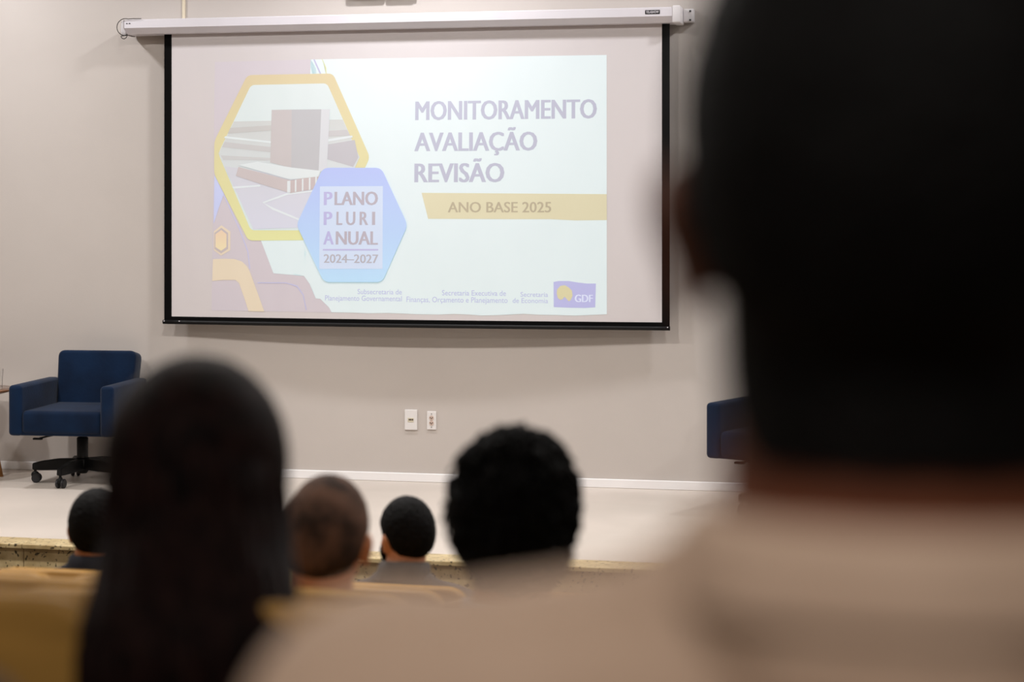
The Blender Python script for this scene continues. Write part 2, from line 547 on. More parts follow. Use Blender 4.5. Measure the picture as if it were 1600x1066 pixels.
SLIDE_SHAPES = [
    ('slide_dark_field', 1, (212, 200, 203), None, 0, [(.2726, 1.5051), (.6063, 1.5068), (.9982, 1.5094), (1.3074, .7356), (1.0137, .0362), (.2566, .0392)]),
    ('slide_white_field', 2, (228, 237, 236), None, 0, [(.8656, 1.5098), (1.7644, 1.507), (2.6106, 1.5047), (2.6125, .7684), (2.6143, .043), (2.5266, .0384), (2.4348, .0337), (2.3243, .0361), (2.2318, .0369), (2.139, .0413), (2.0645, .0386), (1.9898, .0323), (1.8961, .0294), (1.8209, .0341), (1.7342, .0368), (1.6509, .0322), (1.5369, .0327), (1.4606, .0374), (1.3458, .038), (1.2304, .0349), (1.1339, .0375), (1.0059, .038), (.9904, .0657), (.967, .0991), (.9359, .1155), (.9086, .1171), (.8929, .1581), (.8695, .2027), (.8343, .2472), (.7951, .2601), (.6458, .2609), (.5668, .452), (.8421, .7368), (.9203, 1.4231)]),
    ('slide_purple_line', 3, (196, 190, 215), None, 0, [(.8812, 1.5096), (.891, 1.5094), (.932, 1.4229), (.9222, 1.423)]),
    ('slide_yellow_line', 3, (228, 226, 190), None, 0, [(.932, 1.5102), (.9378, 1.5101), (.9631, 1.4597), (.9651, 1.4224), (.9592, 1.4225), (.9573, 1.456)]),
    ('slide_blue_wedge', 3, (205, 208, 238), None, 0, [(.2726, .8364), (.3325, .7267), (.3006, .6438), (.2686, .5493)]),
    ('slide_lilac_curve', 3, (207, 202, 226), None, 0, [(.3285, .7192), (.3345, .723), (.436, .5194), (.4876, .3916), (.5015, .2863), (.4956, .2863), (.4817, .3878), (.4301, .5156)]),
    ('slide_lilac_curve', 3, (203, 198, 222), None, 0, [(.5471, .2077), (.7245, .209), (.7951, .1909), (.8343, .1389), (.8539, .0494), (.848, .0493), (.8284, .1351), (.7912, .1834), (.7245, .2034), (.5471, .202)]),
    ('slide_orange_bend', 3, (232, 214, 188), None, 0, [(.2646, .3415), (.3365, .3445), (.4003, .343), (.448, .3293), (.4797, .3012), (.4995, .2675), (.5273, .1962), (.5589, .1176), (.5905, .0372), (.4916, .038), (.4638, .1167), (.4301, .203), (.4082, .2198), (.3285, .2192), (.2606, .213)]),
    ('slide_badge_ring', 3, (232, 214, 190), None, 0, [(.3178, .5418), (.3744, .5042), (.3744, .3949), (.3166, .3626), (.2706, .3945), (.2706, .5059)]),
    ('slide_badge_gap', 4, (203, 188, 186), None, 0, [(.3178, .5267), (.3604, .4966), (.3604, .4024), (.3166, .3758), (.2746, .402), (.2746, .4965)]),
    ('slide_badge_core', 5, (238, 208, 180), (240, 222, 170), 0, [(.3178, .5135), (.3505, .4891), (.3505, .4136), (.3166, .3909), (.2806, .4134), (.2806, .4889)]),
    ('slide_yellow_hexagon', 4, (220, 200, 162), (230, 228, 200), .03, [(.2706, 1.0367), (.4757, 1.4244), (1.002, 1.4255), (1.2304, .9361), (1.002, .457), (.4876, .4518), (.2706, .844)]),
    ('slide_photo_sky', 5, (222, 229, 226), None, .025, [(.2966, .9647), (.4995, 1.3658), (.967, 1.3683), (1.1687, .9365), (.9592, .5128), (.5035, .512)]),
    ('slide_photo_city', 6, (209, 208, 203), (222, 222, 222), 0, [(.3943, 1.1525), (1.0642, 1.1566), (1.1687, .9365), (1.0758, .7362), (.4042, .7379), (.2986, .9647)]),
    ('slide_photo_treeline', 7, (202, 197, 192), None, 0, [(.3724, 1.115), (.6261, 1.1275), (.6261, 1.0975), (.3564, 1.0812)]),
    ('slide_photo_treeline', 7, (203, 197, 195), None, 0, [(.967, 1.0906), (1.0913, 1.0969), (1.1107, 1.0632), (.967, 1.057)]),
    ('slide_photo_treeline', 7, (204, 199, 196), None, 0, [(.3365, 1.0323), (.6261, 1.0), (.6221, .97), (.3205, 1.0023)]),
    ('slide_photo_treeline', 7, (196, 190, 192), None, 0, [(.9748, 1.0122), (1.1378, 1.037), (1.161, .9365), (1.13, .881), (.9709, .9265)]),
    ('slide_photo_treeline', 7, (206, 203, 200), None, 0, [(.3126, .9533), (.6221, .9362), (.6221, .9212), (.3285, .9267)]),
    ('slide_photo_road', 7, (228, 232, 230), None, 0, [(.3405, 1.0663), (.6261, 1.0337), (.6261, 1.0225), (.3325, 1.055)]),
    ('slide_photo_road', 7, (226, 229, 229), None, 0, [(.9709, 1.0421), (1.1223, 1.0631), (1.1262, 1.0519), (.9709, 1.0272)]),
    ('slide_photo_plaza', 7, (213, 210, 214), (218, 216, 226), .0, [(.3365, .889), (1.0758, .792), (1.0059, .6097), (.9203, .5314), (.5193, .5195)]),
    ('slide_photo_path', 8, (229, 232, 232), None, 0, [(.3843, .7681), (.5589, .7788), (.5629, .7694), (.3923, .7568)]),
    ('slide_photo_path', 8, (229, 232, 232), None, 0, [(.5747, .6774), (.7245, .7296), (.9008, .7478), (.9008, .7385), (.7324, .7202), (.5826, .6698)]),
    ('slide_photo_path', 8, (229, 232, 232), None, 0, [(.5747, .6774), (.6458, .6435), (.8421, .5649), (.8343, .5574), (.6379, .6323)]),
    ('slide_photo_tower_side', 8, (202, 192, 189), None, 0, [(.6292, 1.2176), (.752, 1.218), (.752, .8755), (.6221, .9099)]),
    ('slide_photo_tower_face', 8, (194, 190, 190), (200, 196, 195), 0, [(.752, 1.218), (.9339, 1.2177), (.9203, .8485), (.752, .8755)]),
    ('slide_photo_tower_edge', 9, (216, 215, 216), None, 0, [(.9339, 1.2177), (.9865, 1.2171), (.9709, .8706), (.9203, .8485)]),
    ('slide_photo_podium_roof', 10, (226, 229, 227), None, 0, [(.4241, .896), (.5431, .9142), (.7559, .8792), (.932, .8596), (.9203, .8261), (.7481, .8081)]),
    ('slide_photo_podium_wall', 9, (205, 192, 189), None, 0, [(.4241, .8847), (.7481, .8044), (.7481, .7295), (.5668, .7825), (.4082, .8321)]),
    ('slide_photo_podium_wall', 9, (203, 187, 184), None, 0, [(.7481, .8044), (.9281, .8336), (.9086, .7553), (.7481, .7295)]),
    ('slide_photo_column', 10, (226, 228, 227), None, 0, [(.7284, .8007), (.7481, .8021), (.7481, .7333), (.7284, .7314)]),
    ('slide_photo_column', 10, (226, 228, 227), None, 0, [(.7755, .8065), (.7853, .808), (.7853, .7384), (.7755, .7366)]),
    ('slide_photo_column', 10, (226, 228, 227), None, 0, [(.8187, .8124), (.8284, .8138), (.8284, .7435), (.8187, .7417)]),
    ('slide_photo_column', 10, (226, 228, 227), None, 0, [(.8617, .8182), (.8715, .8196), (.8715, .7487), (.8617, .7468)]),
    ('slide_photo_column', 10, (226, 228, 227), None, 0, [(.9008, .824), (.9105, .8254), (.9105, .7538), (.9008, .7519)]),
    ('slide_blue_hexagon', 11, (186, 194, 240), (218, 230, 246), .035, [(.9476, .8763), (1.2997, .8745), (1.4606, .5451), (1.3112, .2154), (.9592, .2127), (.7873, .5443)]),
    ('slide_title_box', 12, (212, 222, 240), None, 0, [(.93, .7683), (1.3112, .7689), (1.3131, .2913), (.93, .2889)]),
    ('slide_title_rule', 13, (196, 188, 222), None, 0, [(.9514, .4047), (1.2862, .406), (1.2862, .3974), (.9514, .3961)]),
    ('slide_banner', 3, (222, 212, 178), None, 0, [(1.5407, .7295), (2.0645, .7246), (2.6125, .7197), (2.6136, .5735), (2.4348, .5716), (2.2874, .5788), (2.0645, .5786), (1.5807, .5802)]),
    ('slide_logo_panel', 3, (192, 190, 228), None, 0, [(2.3114, .223), (2.3391, .2286), (2.398, .229), (2.4532, .2204), (2.5009, .2153), (2.5522, .2157), (2.5485, .082), (2.4899, .0778), (2.398, .0786), (2.3132, .0814)]),
    ('slide_logo_flower', 4, (222, 212, 170), None, 0, [(2.3317, .1814), (2.3501, .2015), (2.3759, .2053), (2.398, .1928), (2.4164, .1748), (2.4201, .1459), (2.4091, .1204), (2.398, .1149), (2.3833, .131), (2.3741, .14), (2.3649, .1272), (2.3501, .1217), (2.3354, .1342), (2.3298, .1596)]),
]
SLIDE_TEXT = [
    ('MONITORAMENTO', 3, (190, 188, 202), .035, 'headline', 1.4988, 2.5558, 1.1483, 1.2553),
    ('AVALIAÇÃO', 3, (190, 188, 202), .035, 'headline', 1.495, 2.2152, .9694, 1.0746),
    ('REVISÃO', 3, (190, 188, 202), .035, 'headline', 1.4969, 2.0253, .7905, .8975),
    ('ANO BASE 2025', 4, (190, 176, 150), .02, 'banner_text', 1.6963, 2.2966, .6178, .6758),
    ('P', 13, (193, 186, 222), .035, 'title_letter', .9546, 1.0079, .6601, .7365),
    ('LANO', 13, (190, 180, 188), .035, 'title_text', 1.0195, 1.2824, .66, .7363),
    ('P', 13, (193, 186, 222), .035, 'title_letter', .9546, 1.0079, .5445, .6209),
    ('L', 13, (190, 180, 188), .035, 'title_text', 1.0323, 1.0681, .5446, .6209),
    ('U', 13, (190, 180, 188), .035, 'title_text', 1.0905, 1.1474, .5446, .6209),
    ('R', 13, (190, 180, 188), .035, 'title_text', 1.1726, 1.2246, .5447, .6209),
    ('I', 13, (190, 180, 188), .035, 'title_text', 1.2478, 1.2662, .5448, .6208),
    ('A', 13, (193, 186, 222), .035, 'title_letter', .9534, 1.0176, .4308, .5072),
    ('NUAL', 13, (190, 180, 188), .035, 'title_text', 1.0292, 1.2843, .431, .5073),
    ('2024–2027', 13, (190, 184, 190), .02, 'title_years', .9573, 1.2874, .3253, .3737),
    ('Subsecretaria de', 3, (196, 196, 226), .0, 'footer_text', 1.1629, 1.4281, .1455, .1741),
    ('Planejamento Governamental', 3, (196, 196, 226), .0, 'footer_text', .9662, 1.4281, .1065, .1363),
    ('Secretaria Executiva de', 3, (196, 196, 226), .0, 'footer_text', 1.666, 2.0384, .1427, .1721),
    ('Finanças, Orçamento e Planejamento', 3, (196, 196, 226), .0, 'footer_text', 1.4568, 2.0478, .1027, .1334),
    ('Secretaria', 3, (196, 196, 226), .0, 'footer_text', 2.1223, 2.28, .1384, .165),
    ('de Economia', 3, (196, 196, 226), .0, 'footer_text', 2.0776, 2.28, .1034, .1307),
    ('GDF', 4, (228, 230, 248), .035, 'logo_text', 2.4323, 2.5357, .1105, .1522),
]
# what the projector throws on the cloth: shapes and lettering, metres from the lower left corner of the cloth


def text_mesh(body):
    cu = bpy.data.curves.new('lettering', 'FONT')
    cu.body = body
    cu.size = 1
    cu.resolution_u = 3
    cu.fill_mode = 'FRONT'
    o = bpy.data.objects.new('lettering', cu)
    COL.objects.link(o)
    bpy.context.view_layer.update()
    me = bpy.data.meshes.new_from_object(o.evaluated_get(bpy.context.evaluated_depsgraph_get()))
    bpy.data.objects.remove(o)
    bpy.data.curves.remove(cu)
    return me


CAPS = {}


def lettering(name, body, bold, x0, x1, z0, z1, mat, parent, place):
    """fit a word between x0 and x1, baseline z0, capitals up to z1"""
    if not CAPS:
        h = text_mesh('H')
        CAPS['lo'], CAPS['hi'] = min(v.co.y for v in h.vertices), max(v.co.y for v in h.vertices)
    lo, hi = CAPS['lo'], CAPS['hi']
    me = text_mesh(body)
    bm = bmesh.new()
    for k in ((-1, 0, 1) if bold else (0,)):      # bold: the strokes thickened sideways
        n0 = len(bm.verts)
        bm.from_mesh(me)
        bm.verts.ensure_lookup_table()
        for v in bm.verts[n0:]:
            v.co.x += k * bold
            v.co.z = k * 0.00012
    bpy.data.meshes.remove(me)
    a = min(v.co.x for v in bm.verts)
    b = max(v.co.x for v in bm.verts)
    for v in bm.verts:
        v.co = Vector((x0 + (v.co.x - a) / (b - a) * (x1 - x0), v.co.z, z0 + (v.co.y - lo) / (hi - lo) * (z1 - z0)))
    return obj(name, place(bm), mat, parent)


for name, layer, top, bottom, rr, pts in SLIDE_SHAPES:
    bm = flat(rounded([(SX0 + x, SZ0 + z) for x, z in pts], rr))
    key = 'thrown_' + '_'.join(map(str, top + (bottom or ())))
    obj(name, on_cloth(bm, 0.0005 * layer), cloth_mat(key, top, bottom), cloth, True)
for body, layer, colr, bold, name, x0, x1, z0, z1 in SLIDE_TEXT:
    key = 'thrown_' + '_'.join(map(str, colr))
    lettering('slide_' + name, body, bold, SX0 + x0, SX0 + x1, SZ0 + z0, SZ0 + z1, cloth_mat(key, colr), cloth,
              lambda bm, la=layer: on_cloth(bm, 0.0005 * la))

# maker's plate on the casing
plate = obj('maker_plate', box((-1.414, 10.2130, 3.250), (-1.332, 10.2149, 3.273), 0.0008, 1), black_plastic, casing)


def on_plate(bm):
    for v in bm.verts:
        v.co.y += 10.2125
    for f in bm.faces:
        f.normal_update()
        if f.normal.y > 0:
            f.normal_flip()
    return bm


pl = lettering('plate_lettering', 'TELASHOW', 0.03, -1.409, -1.337, 3.2555, 3.2685, aluminium, casing, on_plate)

# ------------------------------------------------------------------ small wall things
plastic_white = material('switch_white', rgb(226, 222, 220), rough=0.35)
hole = material('socket_dark', rgb(60, 44, 34), rough=0.6)


def wall_plate(name, label, x0, x1, z0, z1, kind):
    t = thing(name, label, 'wall socket', ((x0 + x1) / 2, WALL_Y, z0))
    w, h = (x1 - x0) / 2, z1 - z0
    obj('cover', box((-w, -0.011 if kind == 'data' else -0.009, 0), (w, 0, h), 0.003, 2), plastic_white, t)
    fy = -0.0115 if kind == 'data' else -0.0095
    if kind == 'data':
        ins = obj('insert', box((-0.019, fy - 0.001, h * 0.38), (0.017, fy + 0.002, h * 0.6), 0.001, 1), material('insert_cream', rgb(206, 198, 176), rough=0.5), t)
        for k in (-0.008, 0.001, 0.011):
            obj('jack', box((k - 0.0035, fy - 0.0016, h * 0.47), (k + 0.0035, fy - 0.0005, h * 0.55)), hole, ins)
    else:
        for zc in (0.64, 0.36):
            bm = bmesh.new()
            bmesh.ops.create_cone(bm, cap_ends=True, segments=18, radius1=0.0145, radius2=0.0145, depth=0.003,
                                  matrix=Matrix.Translation((0, fy - 0.0005, h * zc)) @ Matrix.Rotation(math.pi / 2, 4, 'X'))
            s = obj('socket', bm, material('socket_rose', rgb(206, 184, 172), rough=0.5), t)
            for dx, dz in ((-0.006, 0.002), (0.006, 0.002), (0, -0.004)):
                obj('pin_hole', box((dx - 0.0028, fy - 0.0028, h * zc + dz - 0.0028), (dx + 0.0028, fy - 0.0015, h * zc + dz + 0.0028)), hole, s)
        for zc in (0.86, 0.14):
            obj('plate_screw', box((-0.003, fy - 0.001, h * zc - 0.003), (0.003, fy + 0.001, h * zc + 0.003)), material('screw_grey', rgb(150, 146, 140), rough=0.4), t)
    return t


wall_plate('data_outlet', 'white wall plate with one wide jack insert, beside the two-socket plate', -2.847, -2.772, 0.883, 1.001, 'data')
wall_plate('power_outlet', 'narrower white wall plate with two round sockets one above the other', -2.714, -2.658, 0.887, 0.994, 'power')

pale = material('fixture_pale', rgb(226, 230, 208), rgb(230, 232, 212), 4, 0.35)
t = thing('wall_unit', 'pale rounded wall-mounted unit above the projection screen casing', 'wall unit', (-2.99, WALL_Y, 3.396))
obj('housing', box((-0.2, -0.06, 0), (0.03, 0, 0.20), 0.018, 4), pale, t, True)
obj('housing', box((0.033, -0.064, 0.001), (0.2, 0, 0.20), 0.018, 4), pale, t, True)
obj('end_clip', box((0.197, -0.05, 0.004), (0.213, -0.015, 0.05), 0.004, 2), black_plastic, t)

# ------------------------------------------------------------------ blue swivel armchairs on the stage
velvet = material('blue_velvet', rgb(4, 20, 42), rgb(8, 31, 58), 5, 0.8, 0.12, 60, sheen=0.1, spec=0.1)


def armchair(name, label, loc, rz, base_rz):
    """origin on the floor below the column, sitter faces -y"""
    t = thing(name, label, 'armchair', loc, rz)
    W = 0.31
    obj('seat_cushion', box((-W + 0.075, -0.335, 0.312), (W - 0.075, 0.22, 0.445), 0.028, 4), velvet, t, True)
    obj('seat_base', box((-W + 0.02, -0.32, 0.302), (W - 0.02, 0.24, 0.335), 0.012, 2), velvet, t, True)
    for s in (-1, 1):
        bm = box((-0.04, -0.34, 0.302), (0.04, 0.24, 0.588), 0.022, 4, Matrix.Translation((s * (W - 0.04), 0, 0)))
        obj('armrest', bm, velvet, t, True)
    R = Matrix.Translation((0, 0.17, 0.40)) @ Matrix.Rotation(math.radians(-11), 4, 'X')
    bm = bmesh.new()
    add_panel(bm, rounded([(-0.225, -0.09), (0.225, -0.09), (0.242, 0.355), (-0.242, 0.355)], 0.045), -0.01, 0.12, 0.022, 4)
    bm.transform(R)
    obj('backrest', bm, velvet, t, True)
    bm = bmesh.new()
    add_tube(bm, [(-0.05, -0.02, 0.29), (-0.13, -0.1, 0.283), (-0.2, -0.15, 0.268)], [0.006, 0.006, 0.005], 8)
    add_box(bm, (-0.235, -0.17, 0.260), (-0.18, -0.145, 0.271), 0.004, 2)
    obj('height_lever', bm, black_plastic, t, True)
    bm = bmesh.new()
    add_box(bm, (-0.1, -0.1, 0.283), (0.1, 0.1, 0.303), 0.006, 2)
    obj('mechanism', bm, black_plastic, t)
    bm = bmesh.new()
    add_lathe(bm, [(0.018, 0.20), (0.022, 0.284)], sides=20)
    add_lathe(bm, [(0.03, 0.10), (0.032, 0.15), (0.033, 0.255), (0.026, 0.262)], sides=20)
    obj('gas_column', bm, black_plastic, t, True)
    st = obj('star_hub', (lambda b: (add_lathe(b, [(0.026, 0.052), (0.042, 0.075), (0.044, 0.135), (0.036, 0.142)], sides=20), b)[1])(bmesh.new()), black_plastic, t, True)
    for k in range(5):
        ang = base_rz - rz + k * 2 * math.pi / 5
        R = Matrix.Rotation(ang, 4, 'Z')
        bm = bmesh.new()
        rings = []
        for r, w, z0, z1 in ((0.03, 0.026, 0.075, 0.138), (0.14, 0.023, 0.072, 0.137), (0.23, 0.02, 0.072, 0.125), (0.285, 0.017, 0.074, 0.112)):
            rings.append([bm.verts.new(p) for p in ((r, -w, z0), (r, w, z0), (r, w * 0.8, z1), (r, -w * 0.8, z1))])
        for a, b in zip(rings, rings[1:]):
            for i in range(4):
                bm.faces.new((a[i], a[(i + 1) % 4], b[(i + 1) % 4], b[i]))
        bm.faces.new(rings[0][::-1])
        bm.faces.new(rings[-1])
        bmesh.ops.recalc_face_normals(bm, faces=bm.faces[:])
        bmesh.ops.bevel(bm, geom=bm.edges[:], offset=0.004, segments=2, affect='EDGES')
        bm.transform(R)
        obj('star_leg', bm, black_plastic, t)
        bm = bmesh.new()
        add_tube(bm, [(0.27, 0, 0.085), (0.27, 0, 0.045)], 0.008, 8)
        add_ell(bm, (0.27, 0, 0.045), (0.024, 0.012, 0.022), u=12, v=8)
        bm.transform(R)
        cs = obj('caster', bm, black_plastic, t, True)
        for s in (-1, 1):
            bm = bmesh.new()
            bmesh.ops.create_cone(bm, cap_ends=True, segments=20, radius1=0.027, radius2=0.027, depth=0.018,
                                  matrix=Matrix.Translation((0.262, s * 0.016, 0.027)) @ Matrix.Rotation(math.pi / 2, 4, 'X'))
            bmesh.ops.bevel(bm, geom=[e for e in bm.edges if len(e.link_faces) == 2 and e.calc_face_angle(0) > 1], offset=0.004, segments=2, affect='EDGES')
            bm.transform(R)
            obj('wheel', bm, material('wheel_grey', rgb(34, 33, 36), rough=0.5), cs)
    return t


armchair('swivel_armchair', 'blue velvet swivel armchair beside the small round table', (-4.675, 9.99, STAGE_Z), math.radians(4), math.radians(-92))
armchair('swivel_armchair', 'blue velvet swivel armchair partly hidden behind the large man in the beige shirt', (-0.589, 9.693, STAGE_Z), math.radians(-22), math.radians(-150))

# ------------------------------------------------------------------ small round table with a glass
wood = material('table_wood', rgb(150, 104, 58), rgb(176, 126, 74), 8, 0.4, stretch=(1, 1, 8))
TOP_Z = 0.525
tb = thing('side_table', 'small round side table with wooden legs beside the blue armchair', 'table', (-5.41, 10.02, STAGE_Z))
bm = bmesh.new()
add_lathe(bm, [(0.20, TOP_Z - 0.03), (0.262, TOP_Z - 0.012), (0.268, TOP_Z - 0.004), (0.264, TOP_Z)], sides=48)
obj('table_top', bm, material('table_top_brown', rgb(96, 62, 40), rgb(116, 78, 52), 6, 0.12, spec=0.6, stretch=(8, 1, 1)), tb, True)
for k in range(3):
    a = math.radians(22 + 120 * k)
    bm = bmesh.new()
    add_tube(bm, [(0.08 * math.cos(a), 0.08 * math.sin(a), TOP_Z - 0.028), (0.185 * math.cos(a), 0.185 * math.sin(a), 0.0)], [0.02, 0.012], 12)
    obj('leg', bm, wood, tb, True)
glass = material('clear_glass', (1, 1, 1, 1), rough=0.0, trans=1.0)
glass.node_tree.nodes['Principled BSDF'].inputs['IOR'].default_value = 1.3
bm = bmesh.new()
add_lathe(bm, [(0.027, 0.0), (0.0335, 0.118), (0.0315, 0.118), (0.0255, 0.01)], sides=32)
bmesh.ops.recalc_face_normals(bm, faces=bm.faces[:])
g = obj('drinking_glass', bm, glass, None, False)
g.location = (-5.232, 10.03, STAGE_Z + TOP_Z + 0.0005)
tag(g, 'clear straight drinking glass standing on the small round table', 'glass')

# ------------------------------------------------------------------ auditorium seats
ochre = material('ochre_fabric', rgb(166, 122, 52), rgb(184, 138, 62), 30, 0.85, 0.25, 220, sheen=0.05)
shellm = material('ochre_shell', rgb(158, 118, 54), rgb(178, 134, 64), 5, 0.55, 0.0, stretch=(1, 1, 6))
iron = material('seat_iron', rgb(44, 42, 42), rough=0.5)
SEAT_TOP = 1.04
SEAT_W = 0.245


def lean_back(bm):
    for v in bm.verts:
        v.co.y -= (v.co.z - 0.4) * 0.08
    return bm


def make_seat():
    t = thing('auditorium_seat', 'x', 'seat')
    out = rounded([(-SEAT_W, 0.36), (SEAT_W, 0.36), (SEAT_W, SEAT_TOP), (-SEAT_W, SEAT_TOP)], 0.07, 8)
    bm = bmesh.new()
    add_panel(bm, out, -0.205, -0.175, 0.012, 3)
    obj('back_shell', lean_back(bm), shellm, t, True)
    out = rounded([(-SEAT_W + 0.006, 0.44), (SEAT_W - 0.006, 0.44), (SEAT_W - 0.006, SEAT_TOP - 0.004), (-SEAT_W + 0.006, SEAT_TOP - 0.004)], 0.07, 8)
    bm = bmesh.new()
    add_panel(bm, out, -0.1745, -0.125, 0.02, 3)
    obj('back_cushion', lean_back(bm), ochre, t, True)
    obj('seat_cushion', box((-0.215, -0.10, 0.335), (0.215, 0.34, 0.435), 0.03, 3), ochre, t, True)
    for s in (-1, 1):
        obj('side_stand', box((s * 0.2485 - 0.008, -0.13, 0.0), (s * 0.2485 + 0.008, 0.2, 0.6), 0.004, 1), iron, t)
        obj('armrest', box((s * 0.2485 - 0.009, -0.14, 0.601), (s * 0.2485 + 0.009, 0.24, 0.63), 0.006, 2), shellm, t, True)
    return t


seat_proto = [None]


def seat(x, row, label, group=None, dz=0.0):
    y, z = ROWS[row]
    if seat_proto[0] is None:
        o = seat_proto[0] = make_seat()
    else:
        o = copy_tree(seat_proto[0])
    o.location = (x, y, z)
    o['label'] = label
    if group:
        o['group'] = group
    elif 'group' in o:
        del o['group']
    return o


PITCH = 0.52


def row_of_seats(row, x0, n, taken, empty=None, group=None):
    for i in range(n):
        seat(x0 + i * PITCH, row, taken.get(i) or empty, None if i in taken else group)


row_of_seats(0, -3.58, 6, {2: 'ochre seat under the short-haired person half hidden by the woman', 4: 'ochre seat under the bearded man in the grey jacket'},
             'empty ochre seat in the front row with the bearded man', 'empty seats in the front row')
row_of_seats(1, -2.90, 5, {}, 'empty ochre seat in the unoccupied row right behind the front row', 'empty seats in the second row')
row_of_seats(2, -2.22, 4, {2: 'ochre seat under the balding man with cropped brown hair'},
             'empty ochre seat in the row of the balding man', 'empty seats in the third row')
row_of_seats(3, -1.63, 4, {2: 'ochre seat under the curly-haired man'},
             'empty ochre seat in the row of the curly-haired man', 'empty seats in the fourth row')
row_of_seats(4, -1.035, 3, {0: 'empty ochre seat with a rounded back, next to the long-haired woman and nearest her hair',
                            1: 'ochre seat under the long-haired woman, her hair over its back',
                            2: 'empty ochre seat between the long-haired woman and the large man in beige'})
row_of_seats(5, -0.57, 2, {0: 'ochre seat under the person in the dark navy jacket', 1: 'ochre seat under the large man in the beige shirt'})

# ------------------------------------------------------------------ people, all seated and facing the stage
def hairline(p, nape, side, front):
    """height above which hair grows, head space"""
    y = p.y
    pts = [(-0.2, nape), (-0.055, nape), (-0.02, side - 0.02), (0.02, side), (0.045, side + 0.01), (0.06, front), (0.2, front)]
    for (a, za), (b, zb) in zip(pts, pts[1:]):
        if a <= y <= b:
            return za + (zb - za) * (y - a) / (b - a)
    return front


def hair_cap(thick, nape, side, front, rough_amp, rough_scale, seed, u=72, v=52, r=(0.075, 0.095, 0.100), c=(0, -0.014, 0.018)):
    bm = bmesh.new()
    grid = []
    off = Vector((seed * 3.1, seed * 1.7, seed))
    for j in range(v + 1):
        th = math.pi * j / v
        row = []
        for i in range(u):
            ph = 2 * math.pi * i / u
            d = Vector((math.sin(th) * math.cos(ph), math.sin(th) * math.sin(ph), math.cos(th)))
            p = Vector((c[0] + d.x * r[0], c[1] + d.y * r[1], c[2] + d.z * r[2]))
            h = hairline(p, nape, side, front)
            k = max(0.0, min(1.0, (p.z - h) / 0.045))
            k = k * k * (3 - 2 * k)
            t = 0.0025 + thick * k * (0.8 + 0.2 * max(0, d.z)) + rough_amp * k * noise.noise(d * rough_scale + off)
            row.append((bm.verts.new(p + d * t), p.z - h))
        grid.append(row)
    for j in range(v):
        for i in range(u):
            q = [grid[j][i], grid[j][(i + 1) % u], grid[j + 1][(i + 1) % u], grid[j + 1][i]]
            if sum(s for _, s in q) / 4 > -0.004:
                try:
                    bm.faces.new([x[0] for x in q])
                except ValueError:
                    pass
    bmesh.ops.delete(bm, geom=[x for x in bm.verts if not x.link_faces], context='VERTS')
    bmesh.ops.remove_doubles(bm, verts=bm.verts[:], dist=1e-5)
    bmesh.ops.recalc_face_normals(bm, faces=bm.faces[:])
    me = evaluated(bm, [('SOLIDIFY', {'thickness': 0.004, 'offset': -1.0})])
    for p in me.polygons:
        p.use_smooth = True
    return me


